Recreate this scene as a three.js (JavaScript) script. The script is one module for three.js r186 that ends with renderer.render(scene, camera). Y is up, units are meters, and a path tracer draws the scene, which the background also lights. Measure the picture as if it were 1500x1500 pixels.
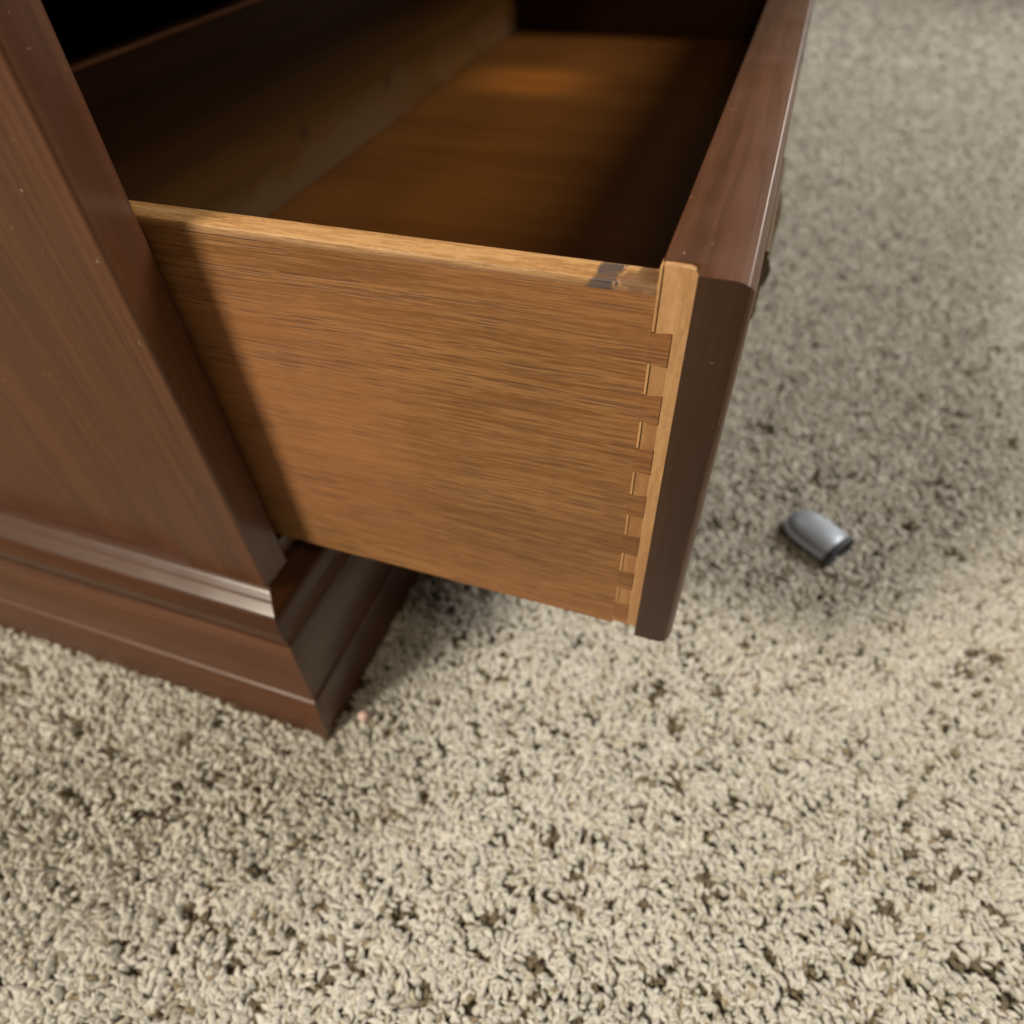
import * as THREE from 'three';
import { RoundedBoxGeometry } from 'three/addons/geometries/RoundedBoxGeometry.js';
import { mergeGeometries, toCreasedNormals } from 'three/addons/utils/BufferGeometryUtils.js';
import { RectAreaLightUniformsLib } from 'three/addons/lights/RectAreaLightUniformsLib.js';
import { Brush, Evaluator, SUBTRACTION } from 'three-bvh-csg';

// ------------------------------------------------------------------ camera, lamps, exposure
const scene = new THREE.Scene();
const camera = new THREE.PerspectiveCamera(74.343, 1, 0.01, 30);
camera.position.set(0.01814, 0.22159, 0.14937);
camera.matrixAutoUpdate = true;
{
  const m = new THREE.Matrix4().makeBasis(
    new THREE.Vector3(0.9443, -0.0334, -0.3275), new THREE.Vector3(-0.2180, 0.6822, -0.6979), new THREE.Vector3(0.2467, 0.7304, 0.6369));
  camera.quaternion.setFromRotationMatrix(m);
}
camera.focus = 0.185;
camera.userData.fStop = 8;
scene.add(camera);

scene.background = new THREE.Color(0.072, 0.054, 0.034);          // dim, warm light of the room around
const renderer = new THREE.WebGLRenderer({ antialias: true });
renderer.toneMapping = THREE.LinearToneMapping;
renderer.toneMappingExposure = 1.0;
renderer.shadowMap.enabled = true;

function lamp(name, at, to, color, intensity, radius, angle = 0.9, soft = 0.4) {
  const l = new THREE.SpotLight(color, intensity, 0, angle, soft, 2);
  l.name = name; l.position.set(...at); l.target.position.set(...to);
  l.castShadow = true; l.shadow.radius = radius / 0.02; l.shadow.camera.near = 0.1; l.shadow.camera.far = 8;
  scene.add(l, l.target);
}
lamp('key_lamp', [-1.10, 1.34, 1.26], [-0.05, 0, 0], new THREE.Color(1, 0.89, 0.72), 17, 0.22);
lamp('ceiling_lamp', [0.65, 1.9, 0.75], [0.0, 0, -0.1], new THREE.Color(1, 0.82, 0.55), 1.7, 0.2);
lamp('far_lamp', [1.45, 1.62, -1.1], [0, 0, -0.4], new THREE.Color(1, 0.93, 0.84), 17, 0.42);
lamp('reading_lamp', [1.62, 1.90, -0.60], [-0.235, 0.012, -0.624], new THREE.Color(1, 0.80, 0.48), 30, 0.02, 0.023, 1);
RectAreaLightUniformsLib.init();
{
  const w = new THREE.RectAreaLight(new THREE.Color(1, 0.92, 0.82), 3.2, 0.8, 0.8);   // daylight from a window across the room
  w.name = 'window_light'; w.position.set(1.15, 0.62, -3.2); w.lookAt(0.1, 0, 0); scene.add(w);
}

// ------------------------------------------------------------------ helpers
function rng(seed) { let a = seed >>> 0; return () => { a = (a + 0x6D2B79F5) | 0; let t = Math.imul(a ^ (a >>> 15), 1 | a); t = (t + Math.imul(t ^ (t >>> 7), 61 | t)) ^ t; return ((t ^ (t >>> 14)) >>> 0) / 4294967296; }; }
const hash = (x, y, s) => { let h = Math.imul(x, 374761393) ^ Math.imul(y, 668265263) ^ Math.imul(s, 974634777); h = Math.imul(h ^ (h >>> 13), 1274126177); h ^= h >>> 16; return (h >>> 0) / 4294967296; };
function vnoise(x, y, s, px = 0, py = 0) {                         // value noise, period px, py in cells when given
  const xi = Math.floor(x), yi = Math.floor(y), fx = x - xi, fy = y - yi;
  const w = (v, p) => (p ? ((v % p) + p) % p : v);
  const u = fx * fx * (3 - 2 * fx), v = fy * fy * (3 - 2 * fy);
  const a = hash(w(xi, px), w(yi, py), s), b = hash(w(xi + 1, px), w(yi, py), s), c = hash(w(xi, px), w(yi + 1, py), s), d = hash(w(xi + 1, px), w(yi + 1, py), s);
  return a + (b - a) * u + (c - a) * v + (a - b - c + d) * u * v;
}
const lerp = (a, b, t) => a + (b - a) * t, clamp = (v, a = 0, b = 1) => Math.min(b, Math.max(a, v)), smooth = (a, b, v) => { const t = clamp((v - a) / (b - a)); return t * t * (3 - 2 * t); };
const toS = (c) => (c <= 0.0031308 ? 12.92 * c : 1.055 * Math.pow(c, 1 / 2.4) - 0.055);
function texture(w, h, data, srgb) {
  const t = new THREE.DataTexture(data, w, h, THREE.RGBAFormat);
  t.magFilter = THREE.LinearFilter; t.minFilter = THREE.LinearMipmapLinearFilter; t.generateMipmaps = true;
  t.wrapS = t.wrapT = THREE.RepeatWrapping; if (srgb) t.colorSpace = THREE.SRGBColorSpace; t.needsUpdate = true;
  return t;
}
// a sheet of wood: u runs along the grain. paint(u, v, x, y) -> [colour (linear), height 0..1, roughness]
function sheet(w, h, paint, rough) {
  const c = new Uint8Array(w * h * 4), b = new Uint8Array(w * h * 4), r = rough ? new Uint8Array(w * h * 4) : null;
  for (let y = 0; y < h; y++) for (let x = 0; x < w; x++) {
    const i = (y * w + x) * 4, [col, ht, ro] = paint(x / w, y / h, x, y);
    for (let k = 0; k < 3; k++) { c[i + k] = 255 * toS(clamp(col[k])); b[i + k] = 255 * clamp(ht); if (r) r[i + k] = 255 * clamp(ro); }
    c[i + 3] = b[i + 3] = 255; if (r) r[i + 3] = 255;
  }
  return { map: texture(w, h, c, true), bumpMap: texture(w, h, b), roughnessMap: r ? texture(w, h, r) : null };
}
const mix3 = (a, b, t) => [lerp(a[0], b[0], t), lerp(a[1], b[1], t), lerp(a[2], b[2], t)];
const mul3 = (a, k) => [a[0] * k, a[1] * k, a[2] * k];

// ------------------------------------------------------------------ materials
// 1 texture length = 0.34 m along the grain, 0.17 m across
const mahogany = sheet(2048, 2048, (u, v) => {
  const wv = v + 0.010 * (vnoise(u * 3, v * 3, 5, 3, 3) - 0.5) + 0.0025 * (vnoise(u * 12, v * 12, 6, 12, 12) - 0.5);
  const band = vnoise(u * 2, wv * 9, 1, 2, 9), streak = vnoise(u * 7, wv * 70, 2, 7, 70), fine = vnoise(u * 16, wv * 290, 3, 16, 290), hair = vnoise(u * 36, wv * 680, 4, 36, 680), dash = vnoise(u * 110, wv * 600, 12, 110, 600);
  const t = 0.10 * band + 0.13 * streak + 0.30 * fine + 0.29 * hair + 0.18 * dash;
  let col = mix3([0.172, 0.075, 0.021], [0.312, 0.152, 0.053], smooth(0.28, 0.70, t));
  const cloud = vnoise(u * 4, v * 3, 9, 4, 3), blot = vnoise(u * 11, v * 9, 10, 11, 9);
  col = mix3(col, [0.315, 0.130, 0.052], 0.5 * smooth(0.35, 0.8, cloud));
  col = mul3(col, 0.90 + 0.16 * blot + 0.08 * cloud);
  const pore = smooth(0.60, 0.78, vnoise(u * 34, wv * 560, 11, 34, 560)) * smooth(0.25, 0.6, streak);
  col = mix3(col, [0.105, 0.042, 0.014], 0.55 * pore);
  return [col, 0.55 + 0.4 * (t - 0.5) - 0.4 * pore, 0.44 + 0.14 * hair + 0.2 * pore];
}, true);
// the bare top edge of the side (1 sheet over its whole length): worn pale, an ink stain and a brown smudge near the front
const worn = sheet(2048, 64, (u, v) => {
  const x = -0.334 + 0.3337 * u;
  const g1 = vnoise(u * 16, v * 9, 81), g2 = vnoise(u * 60, v * 26, 82), g3 = vnoise(u * 260, v * 40, 83);
  const t = 0.4 * g1 + 0.35 * g2 + 0.25 * g3;
  let col = mix3([0.29, 0.145, 0.048], [0.47, 0.27, 0.112], smooth(0.2, 0.75, t));
  col = mix3(col, [0.155, 0.066, 0.022], 0.8 * smooth(0.72, 0.98, v + 0.16 * (g1 - 0.5)));            // the finish of the face begins
  const rag = 0.0022 * (vnoise(x * 900 + 400, v * 5, 84) - 0.5) + 0.0016 * (vnoise(x * 2600 + 400, v * 12, 85) - 0.5);
  const ink = smooth(-0.0168, -0.0154, x + 0.6 * rag + 0.0022 * (v - 0.5)) * smooth(-0.0090, -0.0106, x + 0.8 * rag + 0.0026 * (v - 0.5)) * smooth(0.02, 0.2, v + 40 * rag) * (0.62 + 0.4 * g2);
  col = mix3(col, [0.035, 0.033, 0.040], clamp(ink));
  const smudge = smooth(-0.0100, -0.0090, x + rag) * smooth(0.38, 0.62, vnoise(x * 620 + 300, v * 3.2, 86) + 0.25 * v) ;
  col = mix3(col, [0.13, 0.065, 0.035], 0.75 * clamp(smudge));
  return [col, 0.4 + 0.5 * t, 0.42 + 0.2 * g2];
}, true);
const maple = sheet(1024, 512, (u, v) => {
  const t = 0.5 * vnoise(u * 6, v * 26, 21, 6, 26) + 0.3 * vnoise(u * 30, v * 120, 22, 30, 120) + 0.2 * vnoise(u * 200, v * 200, 23, 200, 200);
  return [mix3([0.41, 0.220, 0.092], [0.54, 0.320, 0.146], smooth(0.25, 0.75, t)), 0.4 + 0.4 * t, 0.6];
});
const stained = sheet(1024, 512, (u, v) => {
  const wv = v + 0.02 * (vnoise(u * 2, v * 4, 35, 2, 4) - 0.5);
  const t = 0.34 * vnoise(u * 2, wv * 16, 31, 2, 16) + 0.36 * vnoise(u * 4, wv * 80, 32, 4, 80) + 0.30 * vnoise(u * 18, wv * 256, 33, 18, 256);
  let col = mix3([0.062, 0.0205, 0.0068], [0.098, 0.0335, 0.0108], smooth(0.25, 0.78, t));
  const nick = smooth(0.972, 0.99, vnoise(u * 300, v * 150, 37, 300, 150));   // tiny pale nicks in the finish
  col = mix3(col, [0.45, 0.36, 0.27], 0.6 * nick);
  return [col, 0.5 + 0.3 * (t - 0.5), 0.36 + 0.12 * vnoise(u * 30, v * 20, 38, 30, 20) + 0.12 * t];
}, true);
const inner = sheet(1024, 512, (u, v) => {
  const t = 0.5 * vnoise(u * 2, v * 10, 41, 2, 10) + 0.3 * vnoise(u * 6, v * 70, 42, 6, 70) + 0.2 * vnoise(u * 30, v * 256, 43, 30, 256);
  return [mix3([0.094, 0.031, 0.0036], [0.124, 0.045, 0.006], smooth(0.25, 0.75, t)), 0.5 + 0.3 * (t - 0.5), 0.4];
});
// inside face of the drawer back (1 sheet over its whole length and height): glue haze and dust along its foot, two dark holes
const backFace = sheet(1024, 256, (u, v) => {
  const t = 0.5 * vnoise(u * 4, v * 12, 91) + 0.3 * vnoise(u * 12, v * 60, 92) + 0.2 * vnoise(u * 60, v * 200, 93);
  let col = mix3([0.070, 0.030, 0.0032], [0.094, 0.041, 0.0055], smooth(0.25, 0.75, t));
  const patch = vnoise(u * 17, v * 3, 94) * 0.7 + vnoise(u * 60, v * 14, 95) * 0.3;
  col = mix3(col, [0.110, 0.068, 0.040], 0.45 * smooth(0.34, 0.04, v + 0.32 * (0.5 - patch)) * smooth(0.25, 0.6, patch + 0.1));
  for (const [hu, hv] of [[0.39, 0.30], [0.56, 0.27]]) col = mix3(col, [0.012, 0.007, 0.003], 0.5 * smooth(1, 0.2, Math.hypot((u - hu) / 0.012, (v - hv) / 0.085)));
  return [col, 0.5, 0.5];
});
const std = (s, o) => new THREE.MeshPhysicalMaterial({ map: s.map, bumpMap: s.bumpMap, bumpScale: 0.0004, ...(s.roughnessMap ? { roughnessMap: s.roughnessMap, roughness: 1 } : { roughness: 0.5 }), ...o });
const M = {
  side: std(mahogany, { bumpScale: 0.00022 }),
  tail: std(mahogany, { bumpScale: 0.00022, color: new THREE.Color(0.92, 0.88, 0.86) }),
  worn: std(worn, { bumpScale: 0.00025 }),
  back: std(backFace, { roughness: 0.6, specularIntensity: 0.4, bumpScale: 0.0001 }),
  bead: std(stained, { bumpScale: 0.0001, roughness: 1, specularIntensity: 0.5, color: new THREE.Color(0.80, 0.76, 0.70), clearcoat: 0.32, clearcoatRoughness: 0.2 }),
  endGrain: std(stained, { bumpScale: 0.0001, color: new THREE.Color(0.44, 0.50, 0.56), clearcoat: 0.3, clearcoatRoughness: 0.3 }),
  raw: std(maple, { roughness: 0.62, bumpScale: 0.0002 }),
  pin: std(maple, { roughness: 0.62, bumpScale: 0.0002, color: new THREE.Color(0.74, 0.67, 0.60) }),
  dark: std(stained, { bumpScale: 0.00012, clearcoat: 0.5, clearcoatRoughness: 0.2 }),
  inner: std(inner, { roughness: 0.5, specularIntensity: 0.6, bumpScale: 0.0001 }),
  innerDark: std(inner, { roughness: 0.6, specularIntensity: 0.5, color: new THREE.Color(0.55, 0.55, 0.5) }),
  black: new THREE.MeshStandardMaterial({ color: 0x1a1008, roughness: 0.8 }),
  brass: new THREE.MeshStandardMaterial({ color: new THREE.Color(0.11, 0.075, 0.04), roughness: 0.5, metalness: 0.8 }),
  steel: new THREE.MeshPhysicalMaterial({ color: new THREE.Color(0.40, 0.455, 0.54), roughness: 0.4, metalness: 0.55 }),
  pink: new THREE.MeshPhysicalMaterial({ color: new THREE.Color(0.66, 0.46, 0.42), roughness: 0.35, clearcoat: 0.4 }),
  rubber: new THREE.MeshStandardMaterial({ color: new THREE.Color(0.03, 0.035, 0.05), roughness: 0.6 }),
};

// ------------------------------------------------------------------ geometry helpers
// uv in units of one sheet (0.34 m x 0.17 m); the grain runs along the given axis
function grain(geo, axis, off = [0, 0], su = 0.34, sv = 0.17) {
  const g = geo.index ? geo.toNonIndexed() : geo, p = g.attributes.position, n = p.count, uv = new Float32Array(n * 2);
  const A = new THREE.Vector3(), B = new THREE.Vector3(), C = new THREE.Vector3(), N = new THREE.Vector3(), V = new THREE.Vector3();
  const ax = { x: 0, y: 1, z: 2 }[axis];
  for (let i = 0; i < n; i += 3) {
    A.fromBufferAttribute(p, i); B.fromBufferAttribute(p, i + 1); C.fromBufferAttribute(p, i + 2);
    N.subVectors(B, A).cross(V.subVectors(C, A));
    const a = [Math.abs(N.x), Math.abs(N.y), Math.abs(N.z)], big = a.indexOf(Math.max(...a));
    const o = [0, 1, 2].filter((k) => k !== big), uA = o.includes(ax) ? ax : o[0], vA = o.find((k) => k !== uA), end = !o.includes(ax);
    for (let k = 0; k < 3; k++) {
      const P = [p.getX(i + k), p.getY(i + k), p.getZ(i + k)];
      uv[(i + k) * 2] = (end ? 5 : 1) * P[uA] / su + off[0]; uv[(i + k) * 2 + 1] = P[vA] / sv + off[1] + 0.37 * big;
    }
  }
  g.setAttribute('uv', new THREE.BufferAttribute(uv, 2));
  return g;
}
const box = (x0, x1, y0, y1, z0, z1, r = 0.0008, seg = 2) => {
  const g = new RoundedBoxGeometry(x1 - x0, y1 - y0, z1 - z0, seg, r);
  g.translate((x0 + x1) / 2, (y0 + y1) / 2, (z0 + z1) / 2); return g;
};
// a closed outline swept straight along one axis: outline points are (z, y) for x, (x, y) for z, (x, z) for y
function prism(poly, axis, a0, a1, crease = 0.5) {
  const put = ([p, q], a) => (axis === 'x' ? [a, q, p] : axis === 'z' ? [p, q, a] : [p, a, q]);
  if (THREE.ShapeUtils.area(poly.map((q) => new THREE.Vector2(...q))) < 0) poly = [...poly].reverse();
  const pos = [], tri = (a, b, c) => pos.push(...a, ...b, ...c), n = poly.length;
  for (let i = 0; i < n; i++) { const j = (i + 1) % n, A = put(poly[i], a0), B = put(poly[j], a0), C = put(poly[j], a1), D = put(poly[i], a1); tri(A, B, C); tri(A, C, D); }
  const v2 = poly.map((q) => new THREE.Vector2(...q));
  for (const [a, b, c] of THREE.ShapeUtils.triangulateShape(v2, [])) { tri(put(poly[c], a0), put(poly[b], a0), put(poly[a], a0)); tri(put(poly[a], a1), put(poly[b], a1), put(poly[c], a1)); }
  let vol = 0;
  for (let i = 0; i < pos.length; i += 9) { const [a, b, c, d, e, f, g, h, k] = pos.slice(i, i + 9); vol += a * (e * k - f * h) - b * (d * k - f * g) + c * (d * h - e * g); }
  if (vol < 0) for (let i = 0; i < pos.length; i += 9) for (let k = 0; k < 3; k++) { const t = pos[i + 3 + k]; pos[i + 3 + k] = pos[i + 6 + k]; pos[i + 6 + k] = t; }
  const g = new THREE.BufferGeometry(); g.setAttribute('position', new THREE.Float32BufferAttribute(pos, 3)); g.computeVertexNormals();
  return toCreasedNormals(g, crease);
}
const arc = (cx, cy, r, a0, a1, n = 6) => Array.from({ length: n + 1 }, (_, i) => { const a = (a0 + (a1 - a0) * i / n) * Math.PI / 180; return [cx + r * Math.cos(a), cy + r * Math.sin(a)]; });

function add(name, geo, mat, parent = scene) {
  const m = new THREE.Mesh(geo, mat); m.name = name; m.castShadow = m.receiveShadow = true; parent.add(m); return m;
}
function thing(name, label, category, at = [0, 0, 0]) {
  const o = new THREE.Group(); o.name = name; o.position.set(...at); o.userData = { label, category }; scene.add(o); return o;
}
const FLOOR = -0.117;

// ------------------------------------------------------------------ the carpet
const carpetSheet = sheet(1024, 1024, (u, v) => {
  const t = vnoise(u * 128, v * 128, 61, 128, 128), f = vnoise(u * 330, v * 330, 62, 330, 330);
  return [mix3([0.10, 0.075, 0.045], [0.34, 0.28, 0.20], smooth(0.3, 0.7, 0.5 * t + 0.5 * f)), t, 0.9];
});
{
  const g = new THREE.PlaneGeometry(9, 9); g.rotateX(-Math.PI / 2);
  const uv = g.attributes.uv; for (let i = 0; i < uv.count; i++) uv.setXY(i, uv.getX(i) * 20, uv.getY(i) * 20);
  const m = add('carpet_backing', g, new THREE.MeshStandardMaterial({ map: carpetSheet.map, bumpMap: carpetSheet.bumpMap, bumpScale: 0.002, roughness: 1 }));
  m.position.set(0, FLOOR - 0.0075, -1.5); m.userData = { kind: 'structure' };
}
{
  // one twisted tuft of yarn: a bent tube that swells and closes at the tip
  const tuft = (seed) => {
    const r = rng(seed), L = 0.0086, seg = 4, sides = 6, pos = [], idx = [], bend = 0.42 + 0.40 * r(), side = (r() - 0.5) * 0.5, curl = (r() - 0.5) * 0.8;
    let x = 0, y = 0, z = 0;
    const rad = [0.85, 1.05, 1.25, 1.3, 0.72];
    for (let s = 0; s <= seg; s++) {
      const t = s / seg, a = bend * t * 1.7;
      for (let k = 0; k < sides; k++) { const q = k / sides * 2 * Math.PI + t * 1.2; const rr = 0.00114 * rad[s] * (k % 2 ? 0.84 : 1.10); pos.push(x + Math.cos(q) * rr * Math.cos(a), y - Math.cos(q) * rr * Math.sin(a), z + Math.sin(q) * rr); }
      x += Math.sin(a) * L / seg; y += Math.cos(a) * L / seg; z += (side * t + curl * t * t) * L / seg;
    }
    pos.push(x, y - 0.0015, z); const tip = (seg + 1) * sides;
    for (let s = 0; s < seg; s++) for (let k = 0; k < sides; k++) { const a = s * sides + k, b = s * sides + (k + 1) % sides, c = a + sides, d = b + sides; idx.push(a, c, b, b, c, d); }
    for (let k = 0; k < sides; k++) idx.push(seg * sides + k, tip, seg * sides + (k + 1) % sides);
    const g = new THREE.BufferGeometry(); g.setAttribute('position', new THREE.Float32BufferAttribute(pos, 3)); g.setIndex(idx); g.computeVertexNormals(); return g;
  };
  const R = rng(77), variants = 6, lists = Array.from({ length: variants }, () => []);
  const toCam = camera.matrixWorldInverse; camera.updateMatrixWorld(); toCam.copy(camera.matrixWorld).invert();
  const q = new THREE.Vector3(), put = new THREE.Object3D(), col = new THREE.Color();
  const place = (x, z, sp) => {
    const n1 = vnoise(x * 215 + z * 60 + 500, z * 290 + 500, 71), n2 = vnoise(x * 75 + 500, z * 75 + 500, 72), n3 = vnoise(x * 14 + 500, z * 14 + 500, 73);
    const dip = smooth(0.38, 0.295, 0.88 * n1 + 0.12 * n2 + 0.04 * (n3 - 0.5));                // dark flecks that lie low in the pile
    const lean = vnoise(x * 60 + 90, z * 60 + 90, 74) * 7 + n3 * 2.4 + (R() - 0.5) * 3;
    const sc = Math.pow(sp / 0.0018, 0.85), fat = 0.72 + 0.5 * R();
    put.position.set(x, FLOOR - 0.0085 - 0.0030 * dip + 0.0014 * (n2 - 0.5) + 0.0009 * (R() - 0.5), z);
    put.rotation.set((R() - 0.5) * 0.8, lean, (R() - 0.5) * 0.8, 'YXZ');
    put.scale.set(sc * fat, 0.88 + 0.3 * R(), sc * fat * (0.8 + 0.4 * R()));
    put.updateMatrix();
    const tone = 0.86 + 0.22 * R(), fleck = R();
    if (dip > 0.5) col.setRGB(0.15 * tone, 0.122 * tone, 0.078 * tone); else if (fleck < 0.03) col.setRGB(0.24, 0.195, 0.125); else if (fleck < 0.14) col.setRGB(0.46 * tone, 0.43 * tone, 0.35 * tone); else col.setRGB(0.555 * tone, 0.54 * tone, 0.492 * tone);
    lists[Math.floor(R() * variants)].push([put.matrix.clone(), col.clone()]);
  };
  // rows of tufts over the carpet that can be seen, and a margin round it
  const zones = [[-0.60, 0.75, -0.75, 0.34, 0.0018], [-0.2, 1.15, -1.3, -0.75, 0.0024], [-0.2, 1.9, -3.2, -1.3, 0.0042]];
  for (const [x0, x1, z0, z1, sp] of zones) for (let z = z0; z < z1; z += sp) for (let x = x0; x < x1; x += sp) {
    const X = x + (R() - 0.5) * sp * 0.9, Z = z + (R() - 0.5) * sp * 0.9;
    q.set(X, FLOOR, Z).applyMatrix4(toCam);
    if (q.z > -0.1) continue;
    const u = q.x / -q.z / 0.758, v = q.y / -q.z / 0.758;
    if (Math.abs(u) > 1.22 || v < -1.25 || v > 1.2) continue;
    if (X < -0.16 && Z < 0.0) continue;
    place(X, Z, sp);
  }
  const mat = new THREE.MeshStandardMaterial({ color: 0xffffff, roughness: 1 });
  const pile = new THREE.Group(); pile.name = 'carpet_pile'; pile.userData = { kind: 'stuff', label: 'beige and brown flecked cut pile carpet over the whole floor', category: 'carpet' };
  scene.add(pile);
  lists.forEach((list, k) => {
    const im = new THREE.InstancedMesh(tuft(100 + k), mat, list.length); im.name = 'tufts'; im.userData = { kind: 'stuff' };
    list.forEach(([m, c], i) => { im.setMatrixAt(i, m); im.setColorAt(i, c); });
    im.castShadow = im.receiveShadow = true; pile.add(im);
  });
  console.log('tufts', lists.reduce((a, l) => a + l.length, 0));
}

// ------------------------------------------------------------------ the dresser
{
  const d = thing('dresser', 'dark brown glossy dresser with stepped plinth, its bottom drawer pulled out', 'dresser');
  const X = -0.1475, Z = 0.02, ZF = -0.864, XB = -0.64, TOP = 0.62;
  // corner post with a small bead on its front edge, then the side panel behind it
  add('corner_post', grain(box(X - 0.042, X, -0.0135, TOP, 0.0035, Z, 0.0016, 3), 'y'), M.dark, d);
  add('corner_post', grain(box(X - 0.042, X, -0.0135, TOP, ZF, ZF + 0.0165, 0.0016, 3), 'y', [0.3, 0.2]), M.dark, d);
  add('side_panel', grain(box(XB + 0.042, X - 0.0425, -0.0135, TOP, 0.006, Z - 0.004), 'y', [0.1, 0.5]), M.dark, d);
  add('side_panel', grain(box(XB + 0.042, X - 0.0425, -0.0135, TOP, ZF + 0.004, ZF + 0.014), 'y', [0.1, 0.5]), M.dark, d);
  add('back_post', grain(box(XB, XB + 0.0415, -0.0135, TOP, 0.0035, Z, 0.0016, 3), 'y'), M.dark, d);
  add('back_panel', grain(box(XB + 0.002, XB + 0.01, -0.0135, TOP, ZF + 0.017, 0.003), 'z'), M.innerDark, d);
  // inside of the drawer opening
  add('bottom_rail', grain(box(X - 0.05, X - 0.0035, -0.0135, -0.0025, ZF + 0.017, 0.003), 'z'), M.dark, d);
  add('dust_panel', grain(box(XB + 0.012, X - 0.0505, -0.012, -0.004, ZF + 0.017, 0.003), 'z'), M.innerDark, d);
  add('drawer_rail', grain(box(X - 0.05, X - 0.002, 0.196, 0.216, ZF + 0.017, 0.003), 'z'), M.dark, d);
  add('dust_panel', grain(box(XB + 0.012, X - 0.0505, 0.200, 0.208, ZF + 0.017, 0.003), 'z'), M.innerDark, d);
  add('upper_front', grain(box(X - 0.02, X + 0.004, 0.2165, TOP - 0.002, ZF + 0.012, 0.0085, 0.003, 3), 'z'), M.dark, d);
  add('top_board', grain(box(XB - 0.005, X + 0.018, TOP + 0.0005, TOP + 0.022, ZF - 0.016, Z + 0.016, 0.004, 3), 'z'), M.dark, d);
  // plinth: each course is an outline (offset outward, height) run along the side and round the mitred front corner
  const course = (name, prof, off) => {
    const k = 0.72;                                                   // front faces stand a little less proud than the side faces
    const legs = [];
    const run = (at) => { const pos = []; const n = prof.length;
      for (let i = 0; i < n; i++) { const j = (i + 1) % n; const A = at(prof[i], 0), B = at(prof[j], 0), C = at(prof[j], 1), D = at(prof[i], 1); pos.push(...A, ...B, ...C, ...A, ...C, ...D); }
      const g = new THREE.BufferGeometry(); g.setAttribute('position', new THREE.Float32BufferAttribute(pos, 3)); g.computeVertexNormals(); return toCreasedNormals(g, 0.7); };
    const side = run(([o, y], e) => [e ? X + o * k : XB, y, Z + o]);
    const front = run(([o, y], e) => [X + o * k, y, e ? ZF - o : Z + o]);
    add(name, mergeGeometries([grain(side, 'x', off), grain(front, 'z', off)]), name === 'plinth_cap' ? M.bead : M.dark, d);
  };
  course('plinth_cap', [[-0.012, -0.0140], [0.0004, -0.0140], [0.0012, -0.0152], ...arc(0.0010, -0.0272, 0.0108, 78, 0, 10), [0.0117, -0.0310], [0.0113, -0.0348], [0.0104, -0.0380], [0.0092, -0.0402], [0.0084, -0.0412], [0.0086, -0.0450], [-0.012, -0.0450]], [0.2, 0.1]);
  course('plinth_board', [[-0.012, -0.0455], [0.0084, -0.0455], [0.0096, -0.0468], [0.0118, -0.0880], [-0.012, -0.0880]], [0.5, 0.6]);
  course('base_board', [[-0.012, -0.0885], [0.0126, -0.0885], [0.0131, -0.0888], [0.0135, -0.0896], [0.0182, FLOOR - 0.006], [-0.012, FLOOR - 0.006]], [0.8, 0.3]);
}

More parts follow.
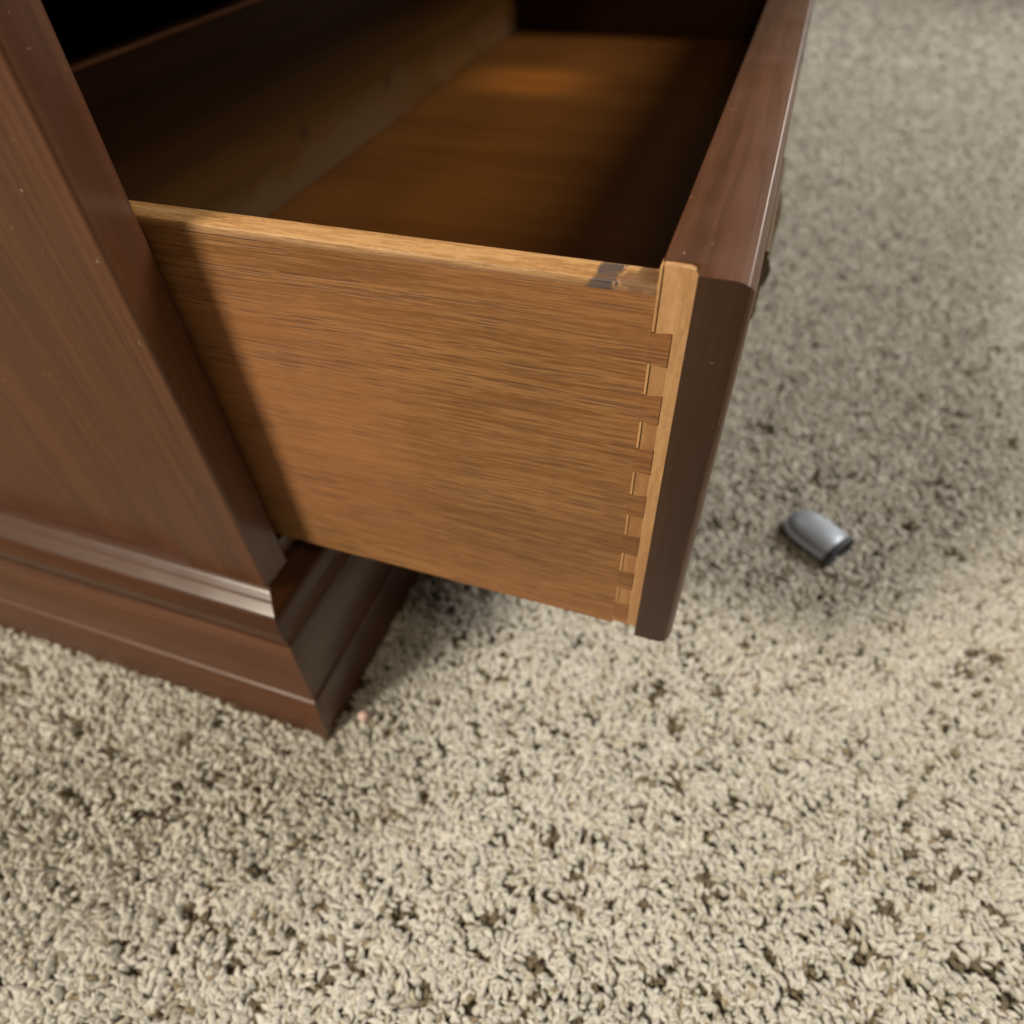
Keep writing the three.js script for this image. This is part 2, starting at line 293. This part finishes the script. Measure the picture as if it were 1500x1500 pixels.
// ------------------------------------------------------------------ the drawer
{
  const T = 0.022, HT = 0.1465, HS = 0.1409, LIP = 0.0088, W = -0.84, DEEP = -0.322, pitch = 0.01912, y0 = 0.12814, pinH = 0.0101;
  const d = thing('drawer', 'open dresser drawer with orange brown side, dovetail joints and dark front', 'drawer');
  // front board: rounded outside edges, with a rabbet cut at each end that leaves a lip
  const ev = new Evaluator(); ev.attributes = ['position', 'normal'];
  const brush = (g) => { const h = g.index ? g.toNonIndexed() : g; h.deleteAttribute('uv'); const b = new Brush(h); b.updateMatrixWorld(); return b; };
  const prof = [...arc(T - 0.0050, HT - 0.0050, 0.0050, 90, 0, 8), ...arc(T - 0.005, 0.0065, 0.005, 0, -90, 6), [0.0006, 0.0015], [0, 0.002], [0, HT - 0.0004], [0.0004, HT]];
  let body = brush(prism(prof, 'z', W - 0.0040, 0.0040, 0.6));
  // ease the two front end edges
  const ease = (z, s) => { const c = [[T + 0.01, z + s * 0.01], [T + 0.01, z - s * 0.0036], [T, z - s * 0.0036], ...arc(T - 0.0036, z - s * 0.0036, 0.0036, 0, s * 90, 5).slice(1), [T - 0.0036, z + s * 0.01]]; return brush(prism(c, 'y', -0.02, 0.17)); };
  body = ev.evaluate(body, ease(0.004, 1), SUBTRACTION);
  const notch = (z0, z1) => brush(box(-0.02, LIP, -0.05, 0.2, z0, z1, 0.0011, 2));
  body = ev.evaluate(body, notch(-0.0022, 0.02), SUBTRACTION);
  body = ev.evaluate(body, notch(W - 0.03, W + 0.0022), SUBTRACTION);
  const whole = toCreasedNormals(body.geometry, 0.5), keep = (test) => {
    const P = whole.attributes.position.array, N = whole.attributes.normal.array, p = [], n = [];
    for (let i = 0; i < P.length; i += 9) if (test((N[i + 2] + N[i + 5] + N[i + 8]) / 3, (P[i + 2] + P[i + 5] + P[i + 8]) / 3)) for (let k = 0; k < 9; k++) { p.push(P[i + k]); n.push(N[i + k]); }
    const g = new THREE.BufferGeometry(); g.setAttribute('position', new THREE.Float32BufferAttribute(p, 3)); g.setAttribute('normal', new THREE.Float32BufferAttribute(n, 3)); return g;
  };
  const isEnd = (n, z) => n > 0.86 && z > 0.0035;
  const front = add('drawer_front', grain(keep((n, z) => !isEnd(n, z)), 'z', [0.15, 0.4]), M.dark, d);
  add('end_face', grain(keep(isEnd), 'y', [0.3, 0.1]), M.endGrain, front);
  // bail pull, only its edge shows past the front
  const pull = add('drawer_pull', grain(box(T + 0.0002, T + 0.0042, 0.060, 0.092, -0.235, -0.130, 0.0018, 3), 'z'), M.brass, d);
  add('bail', new THREE.TubeGeometry(new THREE.CatmullRomCurve3([[T + 0.004, 0.080, -0.145], [T + 0.0055, 0.074, -0.150], [T + 0.0048, 0.058, -0.168], [T + 0.0045, 0.053, -0.182], [T + 0.0048, 0.058, -0.197], [T + 0.0055, 0.074, -0.215], [T + 0.004, 0.080, -0.220]].map((p) => new THREE.Vector3(...p))), 40, 0.0016, 8), M.brass, pull);
  // unfinished wood of the front seen in the rabbet, and the pins left between the tails
  const rawTop = HT - 0.0005;
  add('raw_edge', grain(prism([[0.0049, 0.0015], [LIP + 0.0004, 0.0015], [LIP + 0.0004, rawTop - 0.003], ...arc(LIP - 0.0026, rawTop - 0.003, 0.003, 0, 90, 5), [0.0049, rawTop]], 'z', -0.0030, -0.0002), 'y', [0.2, 0.3], 0.2, 0.1), M.raw, d);
  const flare = 0.0005;
  const pin = (top, bot, first, off) => {
    const b = [[0.0006, bot - 0.0001], [0.00496, bot + (bot < 0.003 ? 0 : flare)], [0.00496, top - (first ? 0 : flare)], [0.0006, top + 0.0001]];
    const p = add('pin', grain(prism(b, 'z', -0.006, -0.00024), 'y', off, 0.2, 0.1), first ? M.raw : M.pin, d);
    add('glue_line', grain(box(-0.00025, 0.0005, bot + 0.0003, top - 0.0002, -0.004, 0.00018, 0.0002, 1), 'y', off, 0.2, 0.1), M.raw, p);
  };
  pin(rawTop, y0, true, [0.1, 0.1]);
  for (let i = 1; i <= 6; i++) pin(y0 - pitch * i + pinH, y0 - pitch * i, false, [0.13 * i, 0.29 * i]);
  pin(y0 - pitch * 7 + pinH, 0.0015, false, [0.7, 0.9]);
  // sides: thin boards with a rounded top; the near one ends in tails let into the front
  const CUT = HS - 0.0027;
  const edge = (zo, zi) => { const e = Math.sign(zo - zi); return [[zo, 0.0004], [zo - e * 0.0004, 0], [zi, 0], [zi, CUT], [zo, CUT]]; };
  const cap = (zo, zi) => { const e = Math.sign(zo - zi); return [[zo, CUT], [zi, CUT], ...arc(zi + e * 0.0030, HS - 0.0024, 0.0024, e > 0 ? 180 : 0, 90, 5), ...arc(zo - e * 0.0025, HS - 0.0025, 0.0025, 90, e > 0 ? 0 : 180, 7)]; };
  const capUV = (g, zo, zi) => { const p = g.attributes.position, uv = new Float32Array(p.count * 2); for (let i = 0; i < p.count; i++) { uv[i * 2] = (p.getX(i) + 0.334) / 0.3337; uv[i * 2 + 1] = 0.03 + 0.62 * (p.getZ(i) - zi) / (zo - zi) + 0.33 * (HS - p.getY(i)) / 0.0027 * (Math.abs(p.getZ(i) - zi) > 0.005 ? 1 : 0); } g.setAttribute('uv', new THREE.BufferAttribute(uv, 2)); return g; };
  const side = add('drawer_side', grain(prism(edge(0, -0.0105), 'x', DEEP - 0.012, -0.0003, 0.7), 'x', [0.1, 0.0]), M.side, d);
  add('top_edge', capUV(prism(cap(0, -0.0105), 'x', DEEP - 0.012, -0.0003, 0.7), 0, -0.0105), M.worn, side);
  for (let i = 0; i < 7; i++) {
    const t = y0 - pitch * i, b = y0 - pitch * (i + 1) + pinH;
    add('tail', grain(prism([[-0.0006, t - 0.0002], [0.0048, t + flare - 0.0001], [0.0048, b - flare + 0.0001], [-0.0006, b + 0.0002]], 'z', -0.006, 0.00003 + 0.00002 * (i % 3)), 'x', [0.1, 0.0]), M.tail, side);
  }
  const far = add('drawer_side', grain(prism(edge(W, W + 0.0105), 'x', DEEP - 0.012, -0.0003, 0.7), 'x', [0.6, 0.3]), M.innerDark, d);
  add('top_edge', capUV(prism(cap(W, W + 0.0105), 'x', DEEP - 0.012, -0.0003, 0.7), W, W + 0.0105), M.worn, far);
  const bg = box(DEEP - 0.010, DEEP, 0.0125, 0.1315, W + 0.0108, -0.0108, 0.0006), bp = bg.attributes.position;
  for (let i = 0; i < bp.count; i++) bg.attributes.uv.setXY(i, -bp.getZ(i) / 0.84, (bp.getY(i) - 0.0125) / 0.119);
  const back = add('drawer_back', bg, M.back, d);
  add('top_edge', grain(box(DEEP - 0.010, DEEP, 0.1317, 0.1345, W + 0.0108, -0.0108, 0.001), 'z', [0, 0.4]), M.raw, back);
  add('drawer_bottom', grain(box(DEEP - 0.010, -0.0005, 0.0070, 0.0120, W + 0.0108, -0.0108, 0.0004), 'x', [0.3, 0.1], 0.5, 0.35), M.inner, d);
}

// ------------------------------------------------------------------ small things on the carpet
{
  const b = add('bead', new THREE.SphereGeometry(0.0030, 28, 18), M.pink); b.scale.y = 0.9; b.position.set(-0.1222, FLOOR + 0.0030, 0.0215);
  b.userData = { label: 'tiny pale pink bead lying on the carpet at the plinth corner', category: 'bead' };
}
{
  // a smooth drop of metal with a dark ring, lying on its flat underside
  const c = thing('metal_glide', 'small blue-grey metal piece with rounded tip on the carpet right of the drawer', 'metal glide', [0.0985, FLOOR + 0.0065, -0.1800]);
  c.rotation.y = -0.62;
  const body = new THREE.LatheGeometry([[0.0004, -0.0205], [0.005, -0.0198], [0.0095, -0.0172], [0.0125, -0.013], [0.014, -0.007], [0.0143, 0.004], [0.0138, 0.012], [0.0128, 0.0152]].map((p) => new THREE.Vector2(...p)), 48);
  const ring = new THREE.LatheGeometry([[0.0126, 0.0152], [0.0136, 0.0158], [0.0136, 0.0182], [0.0122, 0.0190], [0.0106, 0.0190], [0.0100, 0.0176], [0.0004, 0.0172]].map((p) => new THREE.Vector2(...p)), 48);
  for (const g of [body, ring]) { g.rotateZ(-Math.PI / 2); g.scale(1, 0.62, 1); }
  add('body', body, M.steel, c); add('end_ring', ring, M.rubber, c);
}
renderer.render(scene, camera);
